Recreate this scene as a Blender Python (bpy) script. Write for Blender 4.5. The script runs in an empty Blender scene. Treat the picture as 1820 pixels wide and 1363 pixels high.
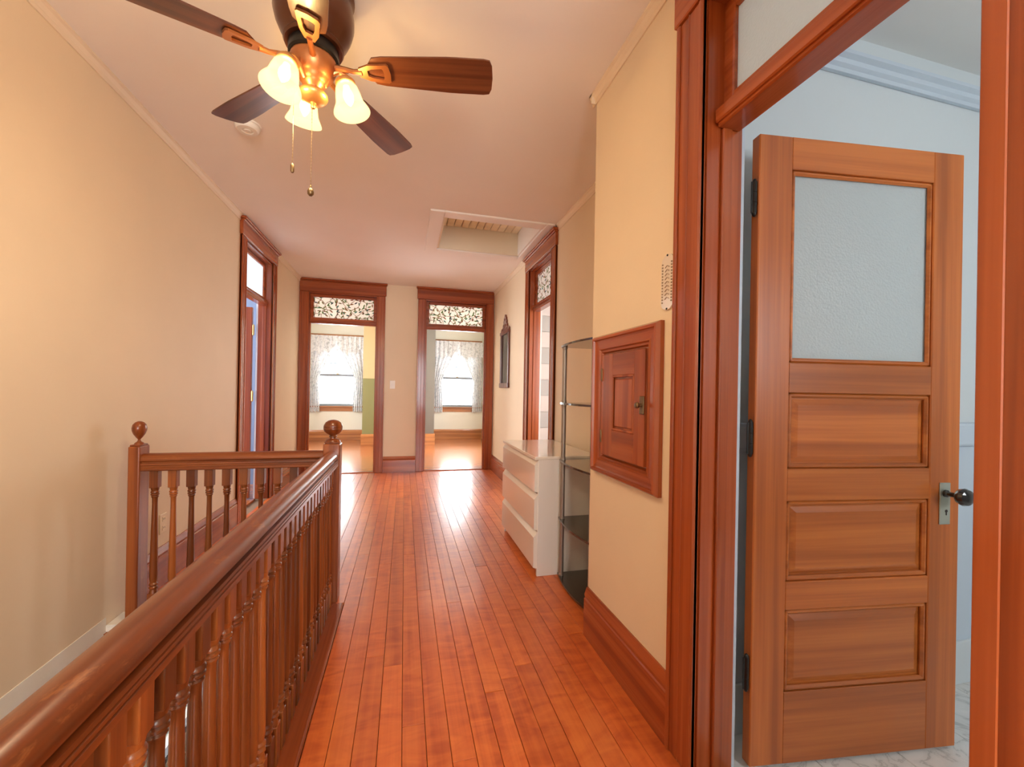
import bpy, bmesh, math, random
from mathutils import Vector, Matrix
random.seed(7)
SC = bpy.context.scene
COL = SC.collection
PI = math.pi

# ------------------------------------------------------------------ camera
def make_camera():
    f, yaw, pitch, roll, cy = 738.93, .252946, .0015718, .0182772, 693.008
    fw = Vector((math.sin(yaw)*math.cos(pitch), math.cos(yaw)*math.cos(pitch), math.sin(pitch)))
    r = Vector((math.cos(yaw), -math.sin(yaw), 0)); u = r.cross(fw)
    c, s = math.cos(roll), math.sin(roll)
    r2 = c*r+s*u; u2 = -s*r+c*u
    cam = bpy.data.cameras.new('camera'); o = bpy.data.objects.new('camera', cam); COL.objects.link(o)
    m = Matrix((r2, u2, -fw)).transposed().to_4x4(); m.translation = (0, 0, 1.2)
    o.matrix_world = m
    cam.sensor_fit = 'HORIZONTAL'; cam.sensor_width = 36; cam.lens = 36*f/1820
    cam.shift_y = (cy-681.5)/1820
    cam.clip_start = .02
    SC.camera = o
make_camera()

# ------------------------------------------------------------------ world, exposure, daylight portals
w = bpy.data.worlds.new('sky'); SC.world = w; w.use_nodes = True
bg = w.node_tree.nodes['Background']; bg.inputs[0].default_value = (.93, .965, 1.0, 1); bg.inputs[1].default_value = 8.0
SC.view_settings.view_transform = 'Standard'; SC.view_settings.look = 'None'
SC.view_settings.exposure = 1.13; SC.view_settings.gamma = 1; SC.view_settings.use_curve_mapping = False
LAMP_W = 6.4          # watts of each of the three fan bulbs
LAMP_COL = (1.0, .75, .47)

def portal(loc, rot, sx, sy):
    l = bpy.data.lights.new('daylight_portal', 'AREA'); l.shape = 'RECTANGLE'; l.size = sx; l.size_y = sy
    l.cycles.is_portal = True
    o = bpy.data.objects.new('daylight_portal', l); COL.objects.link(o); o.location = loc; o.rotation_euler = rot
# windows: far left, far right; unseen ones added for daylight: bedroom sides, bathroom, blue room, pink room, room behind the camera
portal((-1.48, 10.30, 1.53), (-PI/2, 0, 0), .86, 1.5)
portal((1.24, 10.30, 1.53), (-PI/2, 0, 0), .86, 1.5)
portal((-2.7, 7.8, 1.5), (0, -PI/2, 0), 1.7, 1.2)
portal((1.96, 7.8, 1.5), (0, PI/2, 0), 1.7, 1.2)
portal((1.95, -1.32, 1.65), (PI/2, 0, 0), .8, .72)
portal((-3.62, 4.4, 1.5), (0, -PI/2, 0), 1.7, 1.4)
portal((2.3, 2.9, 1.5), (PI/2, 0, 0), .9, 1.2)
portal((.25, -2.62, 1.45), (PI/2, 0, 0), 1.2, 1.7)

# ------------------------------------------------------------------ mesh helpers
class MB:
    def __init__(s): s.bm = bmesh.new()
    def box(s, x0, x1, y0, y1, z0, z1, b=0, seg=1):
        x0, x1 = sorted((x0, x1)); y0, y1 = sorted((y0, y1)); z0, z1 = sorted((z0, z1))
        r = bmesh.ops.create_cube(s.bm, size=1)
        vs = r['verts']
        for v in vs:
            v.co = Vector(((x0+x1)/2+v.co.x*(x1-x0), (y0+y1)/2+v.co.y*(y1-y0), (z0+z1)/2+v.co.z*(z1-z0)))
        if b > 0:
            b = min(b, (x1-x0)*.45, (y1-y0)*.45, (z1-z0)*.45)
            es = list({e for v in vs for e in v.link_edges})
            bmesh.ops.bevel(s.bm, geom=es, offset=b, segments=seg, affect='EDGES', profile=.5)
        return s
    def lathe(s, prof, cx=0, cy=0, cz=0, n=24, cap=True, sx=1, sy=1):
        rings = []
        for r, z in prof:
            if r < 1e-5: rings.append([s.bm.verts.new((cx, cy, cz+z))])
            else: rings.append([s.bm.verts.new((cx+sx*r*math.cos(2*PI*k/n), cy+sy*r*math.sin(2*PI*k/n), cz+z)) for k in range(n)])
        for a, b in zip(rings, rings[1:]):
            for k in range(n):
                k2 = (k+1) % n
                if len(a) == 1 and len(b) == 1: continue
                if len(a) == 1: s.bm.faces.new((a[0], b[k], b[k2]))
                elif len(b) == 1: s.bm.faces.new((a[k], b[0], a[k2]))
                else: s.bm.faces.new((a[k], b[k], b[k2], a[k2]))
        if cap:
            for rg in (rings[0], rings[-1]):
                if len(rg) > 2: s.bm.faces.new(rg)
        return s
    def tube(s, pts, rad, n=8, cap=True):
        pts = [Vector(p) for p in pts]; rings = []
        rads = rad if isinstance(rad, (list, tuple)) else [rad]*len(pts)
        up = Vector((0, 0, 1))
        for i, p in enumerate(pts):
            t = (pts[min(i+1, len(pts)-1)]-pts[max(i-1, 0)]).normalized()
            a = t.cross(up) if abs(t.dot(up)) < .95 else t.cross(Vector((0, 1, 0)))
            a.normalize(); b = t.cross(a)
            rings.append([s.bm.verts.new(p+rads[i]*(a*math.cos(2*PI*k/n)+b*math.sin(2*PI*k/n))) for k in range(n)])
        for a, b in zip(rings, rings[1:]):
            for k in range(n): s.bm.faces.new((a[k], a[(k+1) % n], b[(k+1) % n], b[k]))
        if cap: s.bm.faces.new(rings[0]); s.bm.faces.new(rings[-1])
        return s
    def prism(s, poly, fn, t0, t1):
        """poly: list of 2-D points; fn(a,b,t)->xyz; extruded from t0 to t1"""
        A = [s.bm.verts.new(fn(a, b, t0)) for a, b in poly]; B = [s.bm.verts.new(fn(a, b, t1)) for a, b in poly]
        n = len(poly)
        for k in range(n): s.bm.faces.new((A[k], A[(k+1) % n], B[(k+1) % n], B[k]))
        s.bm.faces.new(A); s.bm.faces.new(B)
        return s
    def grid(s, fn, nu, nv):
        V = [[s.bm.verts.new(fn(i/nu, j/nv)) for j in range(nv+1)] for i in range(nu+1)]
        for i in range(nu):
            for j in range(nv): s.bm.faces.new((V[i][j], V[i+1][j], V[i+1][j+1], V[i][j+1]))
        return s
    def xf(s, m):
        bmesh.ops.transform(s.bm, matrix=m, verts=s.bm.verts); return s
    def mesh(s, name, off=None, smooth=False, recalc=True):
        if recalc: bmesh.ops.recalc_face_normals(s.bm, faces=s.bm.faces)
        if off is not None: bmesh.ops.translate(s.bm, vec=-Vector(off), verts=s.bm.verts)
        me = bpy.data.meshes.new(name); s.bm.to_mesh(me); s.bm.free()
        if smooth:
            me.polygons.foreach_set('use_smooth', [True]*len(me.polygons))
            me.set_sharp_from_angle(angle=math.radians(38))
        return me

def obj(name, mb, mat, parent=None, local=False, smooth=False, label=None, kind=None, origin=None):
    off = None
    if parent is not None and not local: off = wloc(parent)
    if origin is not None: off = Vector(origin)
    me = mb.mesh(name, off, smooth) if isinstance(mb, MB) else mb
    if mat and not me.materials: me.materials.append(M(mat) if isinstance(mat, str) else mat)
    o = bpy.data.objects.new(name, me); COL.objects.link(o)
    if parent is not None:
        o.parent = parent
        if origin is not None: o.location = Vector(origin)-(Vector((0, 0, 0)) if local else wloc(parent))
    elif origin is not None: o.location = origin
    if label: o['label'] = label
    if kind: o['kind'] = kind
    return o
def wloc(o):
    v = Vector((0, 0, 0))
    while o is not None: v = v+o.location; o = o.parent
    return v
def thing(name, label, cat, loc=(0, 0, 0), rot=(0, 0, 0), group=None, kind=None):
    o = bpy.data.objects.new(name, None); COL.objects.link(o); o.location = loc; o.rotation_euler = rot
    o.empty_display_size = .1
    return tag(o, label, cat, group, kind)
def tag(o, label, cat, group=None, kind=None):
    o['label'] = label; o['category'] = cat
    if group: o['group'] = group
    if kind: o['kind'] = kind
    return o

# ------------------------------------------------------------------ materials
MATS = {}
def M(n): return MATS[n]
def newmat(name):
    m = bpy.data.materials.new(name); m.use_nodes = True; MATS[name] = m
    nt = m.node_tree; b = nt.nodes['Principled BSDF']
    return m, nt, b
def N(nt, t, **kw):
    n = nt.nodes.new(t)
    for k, v in kw.items():
        if k.startswith('_'): setattr(n, k[1:], v)
    return n
def math_n(nt, op, a, b=None, c=None):
    n = nt.nodes.new('ShaderNodeMath'); n.operation = op
    for i, v in enumerate((a, b, c)):
        if v is None: continue
        if isinstance(v, (int, float)): n.inputs[i].default_value = v
        else: nt.links.new(v, n.inputs[i])
    return n.outputs[0]
def ramp(nt, fac, stops):
    n = nt.nodes.new('ShaderNodeValToRGB'); nt.links.new(fac, n.inputs[0])
    e = n.color_ramp.elements
    while len(e) < len(stops): e.new(.5)
    for q, (p, c) in zip(e, stops): q.position = p; q.color = (*c, 1) if len(c) == 3 else c
    return n.outputs[0]
def noise(nt, vec, scale, detail=3, rough=.5, dist=0):
    n = nt.nodes.new('ShaderNodeTexNoise'); n.inputs['Scale'].default_value = scale; n.inputs['Detail'].default_value = detail
    n.inputs['Roughness'].default_value = rough; n.inputs['Distortion'].default_value = dist
    if vec is not None: nt.links.new(vec, n.inputs['Vector'])
    return n.outputs['Fac']
def bump(nt, b, h, strength, dist=.01):
    n = nt.nodes.new('ShaderNodeBump'); n.inputs['Strength'].default_value = strength; n.inputs['Distance'].default_value = dist
    nt.links.new(h, n.inputs['Height']); nt.links.new(n.outputs[0], b.inputs['Normal'])
def plain(name, col, rough=.5, metal=0, spec=.5, coat=0, var=0, vscale=6, bmp=0, bscale=60, emit=None, es=0):
    m, nt, b = newmat(name)
    b.inputs['Base Color'].default_value = (*col, 1); b.inputs['Roughness'].default_value = rough
    b.inputs['Metallic'].default_value = metal; b.inputs['Specular IOR Level'].default_value = spec
    b.inputs['Coat Weight'].default_value = coat; b.inputs['Coat Roughness'].default_value = .08
    tc = nt.nodes.new('ShaderNodeTexCoord').outputs['Object']
    if var:
        f = noise(nt, tc, vscale, 4)
        c = ramp(nt, f, [(.3, [x*(1-var) for x in col]), (.7, [min(1, x*(1+var)) for x in col])])
        nt.links.new(c, b.inputs['Base Color'])
    if bmp: bump(nt, b, noise(nt, tc, bscale, 4), bmp)
    if emit: b.inputs['Emission Color'].default_value = (*emit, 1); b.inputs['Emission Strength'].default_value = es
    return m
def wood(name, cols, axis, rough=.3, coat=.3, sc=1.0, curl=0, lo=.36, hi=.64, rnd=.12, wear=0):
    m, nt, b = newmat(name)
    tc = nt.nodes.new('ShaderNodeTexCoord').outputs['Object']
    oi = nt.nodes.new('ShaderNodeObjectInfo')
    add = nt.nodes.new('ShaderNodeVectorMath'); add.operation = 'ADD'
    cmb = nt.nodes.new('ShaderNodeCombineXYZ')
    for i in range(3): nt.links.new(math_n(nt, 'MULTIPLY', oi.outputs['Random'], 13.0+7*i), cmb.inputs[i])
    nt.links.new(tc, add.inputs[0]); nt.links.new(cmb.outputs[0], add.inputs[1])
    def mapped(a, c):
        mp = nt.nodes.new('ShaderNodeMapping'); s = [c, c, c]; s['xyz'.index(axis)] = a
        mp.inputs['Scale'].default_value = s; nt.links.new(add.outputs[0], mp.inputs['Vector']); return mp.outputs[0]
    g1 = noise(nt, mapped(.55*sc, 17*sc), 1.0, 3, .45, .7)
    g2 = noise(nt, mapped(2.2*sc, 120*sc), 1.0, 2, .5, .2)
    f = math_n(nt, 'ADD', math_n(nt, 'MULTIPLY', g1, .78), math_n(nt, 'MULTIPLY', g2, .22))
    if curl:
        g3 = noise(nt, mapped(11*sc, 4*sc), 1.0, 3, .55, 1.6)
        f = math_n(nt, 'ADD', math_n(nt, 'MULTIPLY', f, 1-curl), math_n(nt, 'MULTIPLY', g3, curl))
    n = len(cols); col = ramp(nt, f, [(lo+(hi-lo)*i/(n-1), c) for i, c in enumerate(cols)])
    hsv = nt.nodes.new('ShaderNodeHueSaturation'); nt.links.new(col, hsv.inputs['Color'])
    nt.links.new(math_n(nt, 'ADD', 1-rnd, math_n(nt, 'MULTIPLY', oi.outputs['Random'], 2*rnd)), hsv.inputs['Value'])
    out = hsv.outputs[0]
    if wear:
        wn = noise(nt, mapped(6, 22), 1.0, 6, .75, .6)
        wm = ramp(nt, wn, [(.60, (0, 0, 0)), (.72, (wear, wear, wear))])
        mx = nt.nodes.new('ShaderNodeMixRGB'); nt.links.new(wm, mx.inputs[0]); nt.links.new(out, mx.inputs[1])
        mx.inputs[2].default_value = (cols[-1][0]*1.5, cols[-1][1]*2.0, cols[-1][2]*2.6, 1); out = mx.outputs[0]
    nt.links.new(out, b.inputs['Base Color'])
    b.inputs['Coat Weight'].default_value = coat; b.inputs['Coat Roughness'].default_value = .12
    b.inputs['Specular IOR Level'].default_value = .45
    b.inputs['Roughness'].default_value = rough
    bump(nt, b, g2, .05, .002)
    return m
TRIM = [(.24, .045, .009), (.33, .068, .014), (.41, .095, .022)]
RAIL = [(.13, .026, .005), (.22, .050, .010), (.32, .084, .017)]
DOOR = [(.30, .076, .012), (.42, .113, .019), (.52, .155, .029)]
FLOOR = [(.42, .070, .014), (.60, .128, .025), (.72, .185, .036)]
for ax in 'xyz':
    wood('trim_'+ax, TRIM, ax, .27, .4)
    wood('rail_'+ax, RAIL, ax, .30, .35, wear=.55)
    wood('door_'+ax, DOOR, ax, .36, .2)
    wood('honey_'+ax, [(.30, .10, .03), (.42, .16, .05), (.5, .2, .065)], ax, .3, .3)
wood('baluster_wood', [(.13, .028, .005), (.22, .054, .010), (.32, .088, .017)], 'z', .33, .3, rnd=.38)
wood('blade_wood', [(.060, .016, .008), (.115, .033, .013), (.17, .055, .02)], 'x', .3, .3)

def floor_mat():
    m = wood('plank_wood', FLOOR, 'y', .36, .45, 1.0, curl=.44, lo=.34, hi=.64, rnd=.12)
    nt = m.node_tree; b = nt.nodes['Principled BSDF']
    tc = nt.nodes.new('ShaderNodeTexCoord').outputs['Object']
    geo = nt.nodes.new('ShaderNodeNewGeometry').outputs['Position']
    bump(nt, b, noise(nt, geo, 7, 3, .5), .10, .01)
    b.inputs['Coat Roughness'].default_value = .15
floor_mat()
wood('room_floor', [(.36, .10, .03), (.46, .15, .045), (.54, .19, .06)], 'x', .24, .5, 1.0, rnd=.02)

WALLC = (.81, .655, .455)
plain('wall_paint', WALLC, .62, var=.02, vscale=3, bmp=.04, bscale=90)
plain('lower_plaster', (.86, .81, .70), .6, var=.03, vscale=8, bmp=.1, bscale=70)
plain('ceiling_paint', (.90, .85, .79), .75, var=.015, vscale=2, bmp=.03, bscale=50)
plain('crown_paint', (.82, .68, .50), .5)
plain('cream_paint', (.82, .76, .62), .6)
plain('far_cream', (.80, .77, .66), .65)
plain('olive_paint', (.20, .18, .065), .6)
plain('tan_paint', (.52, .36, .18), .6)
plain('grey_paint', (.15, .125, .10), .6)
plain('blue_paint', (.20, .26, .42), .6)
plain('bath_wall', (.60, .66, .69), .55, bmp=.03)
plain('bath_trim', (.52, .61, .70), .4)
plain('bath_ceiling', (.74, .75, .73), .7)
plain('pink_light', (.84, .74, .68), .6)
plain('pink_grey', (.62, .57, .53), .6)
plain('white_trim', (.80, .84, .88), .4)
plain('dresser_white', (.90, .85, .76), .16, coat=.6)
plain('dresser_side', (.84, .80, .74), .3)
plain('steel', (.36, .32, .28), .42, metal=.7)
plain('dark_metal', (.03, .027, .025), .35, metal=.7)
plain('brass_dark', (.20, .13, .06), .38, metal=.8)
plain('brass', (.65, .45, .18), .3, metal=.9)
plain('nickel_plate', (.42, .44, .38), .38, metal=.6)
plain('black_glass_knob', (.012, .010, .010), .12, coat=.8)
plain('bronze', (.115, .038, .016), .32, metal=.55, coat=.3)
plain('copper', (.50, .20, .075), .32, metal=.75)
plain('gold_copper', (.68, .36, .13), .33, metal=.75)
plain('plastic_white', (.86, .84, .78), .35)
plain('plastic_ivory', (.80, .66, .44), .35)
plain('dark_slot', (.03, .02, .015), .6)
plain('slab_grey', (.25, .16, .10), .8)
plain('stair_wood', (.30, .10, .035), .35, coat=.3)
plain('sky_white', (.9, .9, .9), .5)
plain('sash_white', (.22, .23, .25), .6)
plain('mirror_glass', (.20, .165, .145), .08, metal=1.0)
wood('mirror_wood', [(.10, .022, .010), (.16, .04, .018), (.22, .06, .03)], 'z', .3, .4)
plain('bead_board', (.94, .82, .58), .45, var=.10, vscale=9)
plain('hatch_paint', (.90, .86, .80), .5)
plain('hatch_cream', (.88, .80, .62), .55)

def transp(name, tint, gloss=.12, rough=.03, fac=.10):
    m, nt, b = newmat(name); out = nt.nodes['Material Output']
    nt.nodes.remove(b)
    t = nt.nodes.new('ShaderNodeBsdfTransparent'); t.inputs[0].default_value = (*tint, 1)
    g = nt.nodes.new('ShaderNodeBsdfGlossy'); g.inputs[1].default_value = rough
    fr = nt.nodes.new('ShaderNodeFresnel'); fr.inputs[0].default_value = 1.45
    mx = nt.nodes.new('ShaderNodeMixShader'); nt.links.new(fr.outputs[0], mx.inputs[0])
    nt.links.new(t.outputs[0], mx.inputs[1]); nt.links.new(g.outputs[0], mx.inputs[2]); nt.links.new(mx.outputs[0], out.inputs[0])
    return m
transp('window_glass', (.97, .98, .98))
transp('smoked_glass', (.22, .17, .13))
def frosted(name, col, bscale, trans=.3, bst=.5):
    m, nt, b = newmat(name); out = nt.nodes['Material Output']
    b.inputs['Base Color'].default_value = (*col, 1); b.inputs['Roughness'].default_value = .28
    tc = nt.nodes.new('ShaderNodeTexCoord').outputs['Object']
    v = nt.nodes.new('ShaderNodeTexVoronoi'); v.inputs['Scale'].default_value = bscale; nt.links.new(tc, v.inputs['Vector'])
    bump(nt, b, v.outputs['Distance'], bst, .004)
    t = nt.nodes.new('ShaderNodeBsdfTranslucent'); t.inputs[0].default_value = (*col, 1)
    mx = nt.nodes.new('ShaderNodeMixShader'); mx.inputs[0].default_value = trans
    nt.links.new(b.outputs[0], mx.inputs[1]); nt.links.new(t.outputs[0], mx.inputs[2]); nt.links.new(mx.outputs[0], out.inputs[0])
frosted('pebbled_glass', (.70, .77, .79), 130, .45)
frosted('transom_glass', (.86, .90, .90), 130, .68)
def leaf_glass(name, ax):
    """painted leaf film on a pane: white ground, curling stems and small green, red and blue-black leaves"""
    m, nt, b = newmat(name); out = nt.nodes['Material Output']
    tc = nt.nodes.new('ShaderNodeTexCoord').outputs['Object']
    sp = nt.nodes.new('ShaderNodeSeparateXYZ'); nt.links.new(tc, sp.inputs[0])
    cb = nt.nodes.new('ShaderNodeCombineXYZ'); nt.links.new(sp.outputs[ax], cb.inputs[0]); nt.links.new(sp.outputs[2], cb.inputs[1])
    S = 17.0
    masks = []; cols = []
    for i, off in enumerate((0.0, 3.37)):
        ad = nt.nodes.new('ShaderNodeVectorMath'); ad.operation = 'ADD'; ad.inputs[1].default_value = (off, off*1.7, 0); nt.links.new(cb.outputs[0], ad.inputs[0])
        vo = nt.nodes.new('ShaderNodeTexVoronoi'); vo.voronoi_dimensions = '2D'; vo.inputs['Scale'].default_value = S; vo.inputs['Randomness'].default_value = .85
        nt.links.new(ad.outputs[0], vo.inputs['Vector'])
        sb = nt.nodes.new('ShaderNodeVectorMath'); sb.operation = 'SUBTRACT'; nt.links.new(ad.outputs[0], sb.inputs[0])
        nt.links.new(vo.outputs['Position'], sb.inputs[1])
        cs = nt.nodes.new('ShaderNodeSeparateColor'); nt.links.new(vo.outputs['Color'], cs.inputs[0])
        ang = math_n(nt, 'MULTIPLY', cs.outputs[0], 3.6)
        rt = nt.nodes.new('ShaderNodeVectorRotate'); rt.rotation_type = 'Z_AXIS'; nt.links.new(sb.outputs[0], rt.inputs['Vector']); nt.links.new(ang, rt.inputs['Angle'])
        s2 = nt.nodes.new('ShaderNodeSeparateXYZ'); nt.links.new(rt.outputs[0], s2.inputs[0])
        u = math_n(nt, 'DIVIDE', s2.outputs[0], .026); v = math_n(nt, 'ABSOLUTE', math_n(nt, 'DIVIDE', s2.outputs[1], .0082))
        lim = math_n(nt, 'SUBTRACT', 1.0, math_n(nt, 'MULTIPLY', u, u))
        mk = math_n(nt, 'LESS_THAN', v, lim)
        masks.append(mk if i == 0 else math_n(nt, 'MULTIPLY', mk, math_n(nt, 'LESS_THAN', cs.outputs[2], .30)))
        cols.append(ramp(nt, cs.outputs[1], [(.0, (.10, .22, .06)), (.3, (.20, .24, .08)), (.5, (.36, .11, .05)), (.66, (.06, .25, .18)), (.85, (.07, .08, .11)), (1, (.34, .17, .07))]))
    vd = nt.nodes.new('ShaderNodeTexVoronoi'); vd.voronoi_dimensions = '2D'; vd.feature = 'DISTANCE_TO_EDGE'; vd.inputs['Scale'].default_value = 9
    wv = nt.nodes.new('ShaderNodeVectorMath'); wv.operation = 'ADD'; nt.links.new(cb.outputs[0], wv.inputs[0])
    nz = nt.nodes.new('ShaderNodeTexNoise'); nz.inputs['Scale'].default_value = 14; nt.links.new(cb.outputs[0], nz.inputs['Vector'])
    scn = nt.nodes.new('ShaderNodeVectorMath'); scn.operation = 'SCALE'; scn.inputs['Scale'].default_value = .05; nt.links.new(nz.outputs['Color'], scn.inputs[0])
    nt.links.new(scn.outputs[0], wv.inputs[1]); nt.links.new(wv.outputs[0], vd.inputs['Vector'])
    stem = math_n(nt, 'LESS_THAN', vd.outputs['Distance'], .035)
    def mix(fac, a, c):
        n = nt.nodes.new('ShaderNodeMixRGB'); nt.links.new(fac, n.inputs[0])
        for i, q in ((1, a), (2, c)):
            if isinstance(q, tuple): n.inputs[i].default_value = (*q, 1)
            else: nt.links.new(q, n.inputs[i])
        return n.outputs[0]
    c = mix(stem, (.88, .85, .80), (.36, .22, .17)); c = mix(masks[0], c, cols[0]); c = mix(masks[1], c, cols[1])
    nt.links.new(c, b.inputs['Base Color']); b.inputs['Roughness'].default_value = .2
    t = nt.nodes.new('ShaderNodeBsdfTranslucent'); nt.links.new(c, t.inputs[0])
    mx = nt.nodes.new('ShaderNodeMixShader'); mx.inputs[0].default_value = .72
    nt.links.new(b.outputs[0], mx.inputs[1]); nt.links.new(t.outputs[0], mx.inputs[2]); nt.links.new(mx.outputs[0], out.inputs[0])
leaf_glass('leaf_glass_x', 0); leaf_glass('leaf_glass_y', 1)
def lace():
    m, nt, b = newmat('lace'); out = nt.nodes['Material Output']; nt.nodes.remove(b)
    tc = nt.nodes.new('ShaderNodeTexCoord').outputs['Object']
    n1 = noise(nt, tc, 22, 3, .6, .8); n2 = noise(nt, tc, 75, 2)
    f = math_n(nt, 'ADD', math_n(nt, 'MULTIPLY', n1, .75), math_n(nt, 'MULTIPLY', n2, .25))
    col = ramp(nt, f, [(.38, (.50, .51, .53)), (.50, (.80, .80, .81)), (.7, (.90, .90, .90))])
    d = nt.nodes.new('ShaderNodeBsdfDiffuse'); t = nt.nodes.new('ShaderNodeBsdfTranslucent'); tr = nt.nodes.new('ShaderNodeBsdfTransparent')
    nt.links.new(col, d.inputs[0]); nt.links.new(col, t.inputs[0])
    m1 = nt.nodes.new('ShaderNodeMixShader'); m1.inputs[0].default_value = .07; nt.links.new(d.outputs[0], m1.inputs[1]); nt.links.new(t.outputs[0], m1.inputs[2])
    m2 = nt.nodes.new('ShaderNodeMixShader')
    nt.links.new(ramp(nt, f, [(.42, (.002, .002, .002)), (.62, (.014, .014, .014))]), m2.inputs[0])
    nt.links.new(m1.outputs[0], m2.inputs[1]); nt.links.new(tr.outputs[0], m2.inputs[2]); nt.links.new(m2.outputs[0], out.inputs[0])
lace()
def marble():
    m, nt, b = newmat('marble_tile')
    tc = nt.nodes.new('ShaderNodeTexCoord').outputs['Object']; oi = nt.nodes.new('ShaderNodeObjectInfo')
    ad = nt.nodes.new('ShaderNodeVectorMath'); ad.operation = 'ADD'; nt.links.new(tc, ad.inputs[0])
    cb = nt.nodes.new('ShaderNodeCombineXYZ'); nt.links.new(math_n(nt, 'MULTIPLY', oi.outputs['Random'], 9), cb.inputs[0]); nt.links.new(cb.outputs[0], ad.inputs[1])
    f = noise(nt, ad.outputs[0], 4.5, 6, .6, 1.6)
    v = math_n(nt, 'ABSOLUTE', math_n(nt, 'SUBTRACT', f, .5))
    nt.links.new(ramp(nt, v, [(.0, (.50, .51, .50)), (.02, (.70, .71, .69)), (.12, (.78, .78, .76))]), b.inputs['Base Color'])
    b.inputs['Roughness'].default_value = .25
marble()
def shade_glass():
    m, nt, b = newmat('lamp_shade_glass'); out = nt.nodes['Material Output']; nt.nodes.remove(b)
    t = nt.nodes.new('ShaderNodeBsdfTranslucent'); t.inputs[0].default_value = (.055, .042, .016, 1)
    d = nt.nodes.new('ShaderNodeBsdfDiffuse'); d.inputs[0].default_value = (.07, .055, .025, 1)
    tr = nt.nodes.new('ShaderNodeBsdfTransparent'); tr.inputs[0].default_value = (1, .9, .7, 1)
    e = nt.nodes.new('ShaderNodeEmission'); e.inputs[0].default_value = (1.0, .80, .40, 1); e.inputs[1].default_value = .42
    m1 = nt.nodes.new('ShaderNodeMixShader'); m1.inputs[0].default_value = .6; nt.links.new(d.outputs[0], m1.inputs[1]); nt.links.new(t.outputs[0], m1.inputs[2])
    m2 = nt.nodes.new('ShaderNodeMixShader'); m2.inputs[0].default_value = .55; nt.links.new(m1.outputs[0], m2.inputs[1]); nt.links.new(tr.outputs[0], m2.inputs[2])
    a = nt.nodes.new('ShaderNodeAddShader'); nt.links.new(m2.outputs[0], a.inputs[0]); nt.links.new(e.outputs[0], a.inputs[1])
    nt.links.new(a.outputs[0], out.inputs[0])
shade_glass()
plain('bulb_glow', (1, .9, .7), .5, emit=(1, .88, .60), es=3)

# ------------------------------------------------------------------ structure: walls, floors, ceilings
H = 2.68
def st(name, mb, mat, label, cat='wall'):
    return tag(obj(name, mb, mat), label, cat, kind='structure')
def part_box(name, parent, mat, *b, bevel=0): return obj(name, MB().box(*b, bevel), mat, parent)

# left wall (x=-1.40), with the doorway of the blue room
wl = MB(); wl.box(-1.52, -1.40, -.0, 4.17, 0.05, H); wl.box(-1.52, -1.40, 4.975, 6.19, -.25, H); wl.box(-1.52, -1.40, 4.17, 4.975, 2.52, H)
wl.box(-1.52, -1.40, 2.47, 4.17, -.25, .05)
wall_left = st('wall_left', wl, 'wall_paint', 'long tan plaster wall beside the stairwell', 'wall')
lo = MB(); lo.box(-1.52, -1.397, 0, 2.47, -2.9, .05); lo.box(-1.52, -1.397, 2.47, 2.98, -2.9, -.25); lo.box(-1.52, -1.397, 3.5, 4.6, -2.9, -.25)
lo.box(-1.397, -1.332, 2.47, 2.60, -.25, .012); lo.box(-1.52, -1.397, 2.98, 3.5, -2.9, -1.12); lo.box(-1.52, -1.397, 2.98, 3.5, -.62, -.25)
obj('lower_plaster', lo, 'lower_plaster', wall_left, label='paler plaster of the stairwell below floor level')
# far wall (y=6.19)
wf = MB()
for a, b in ((-1.52, -1.298), (-.384, .27), (1.191, 1.42)): wf.box(a, b, 6.19, 6.31, -.02, H)
for a, b in ((-1.298, -.384), (.27, 1.191)): wf.box(a, b, 6.19, 6.31, 2.52, H)
wall_far = st('wall_far', wf, 'wall_paint', 'tan end wall of the hall between and above the two open doorways')
# right side: near wall with access hatch, chase, recess wall
wr = MB(); wr.box(.90, 1.03, 1.125, 1.25, 0, H); wr.box(.90, 1.42, 1.25, 1.90, 0, H); wr.box(.90, 1.03, .15, 1.125, 2.44, H); wr.box(.90, 1.03, -2.5, .31, 0, H)
wall_right = st('wall_right', wr, 'wall_paint', 'tan wall on the right holding the small wooden hatch door')
wc = MB(); wc.box(1.30, 1.42, 1.90, 3.59, 0, H); wc.box(1.30, 1.42, 4.33, 6.19, 0, H); wc.box(1.30, 1.42, 3.59, 4.33, 2.52, H)
wall_recess = st('wall_recess', wc, 'wall_paint', 'tan recessed wall behind the white dresser and shelf stand')
# end wall around the doorway the picture is taken from
we = MB(); we.box(.62, .90, .15, .29, 0, H)
st('wall_near', we, 'wall_paint', 'short stub of wall at the right edge nearest the viewer')
jb = thing('trim_1', 'dark wooden casing on the wall end at the right picture edge', 'door frame', (.6, .3, 0), kind='structure')
part_box('casing', jb, 'trim_z', .60, .74, .29, .312, 0, 2.15, bevel=.0012)
part_box('jamb', jb, 'trim_z', .6015, .62, .15, .2899, 0, 2.15)
part_box('head_casing', jb, 'trim_x', .60, .76, .29, .314, 2.15, 2.30, bevel=.004)

# ceiling of the hall with the attic hatch hole x .30-1.19 y 3.59-4.42
ce = MB()
for b in ((-1.52, .30, -.0, 6.31), (1.19, 1.42, -.0, 6.31), (.30, 1.19, -.0, 3.59), (.30, 1.19, 4.42, 6.31)): ce.box(*b, H, H+.10)
st('ceiling', ce, 'ceiling_paint', 'pale peach plaster ceiling of the hall', 'ceiling')

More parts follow.
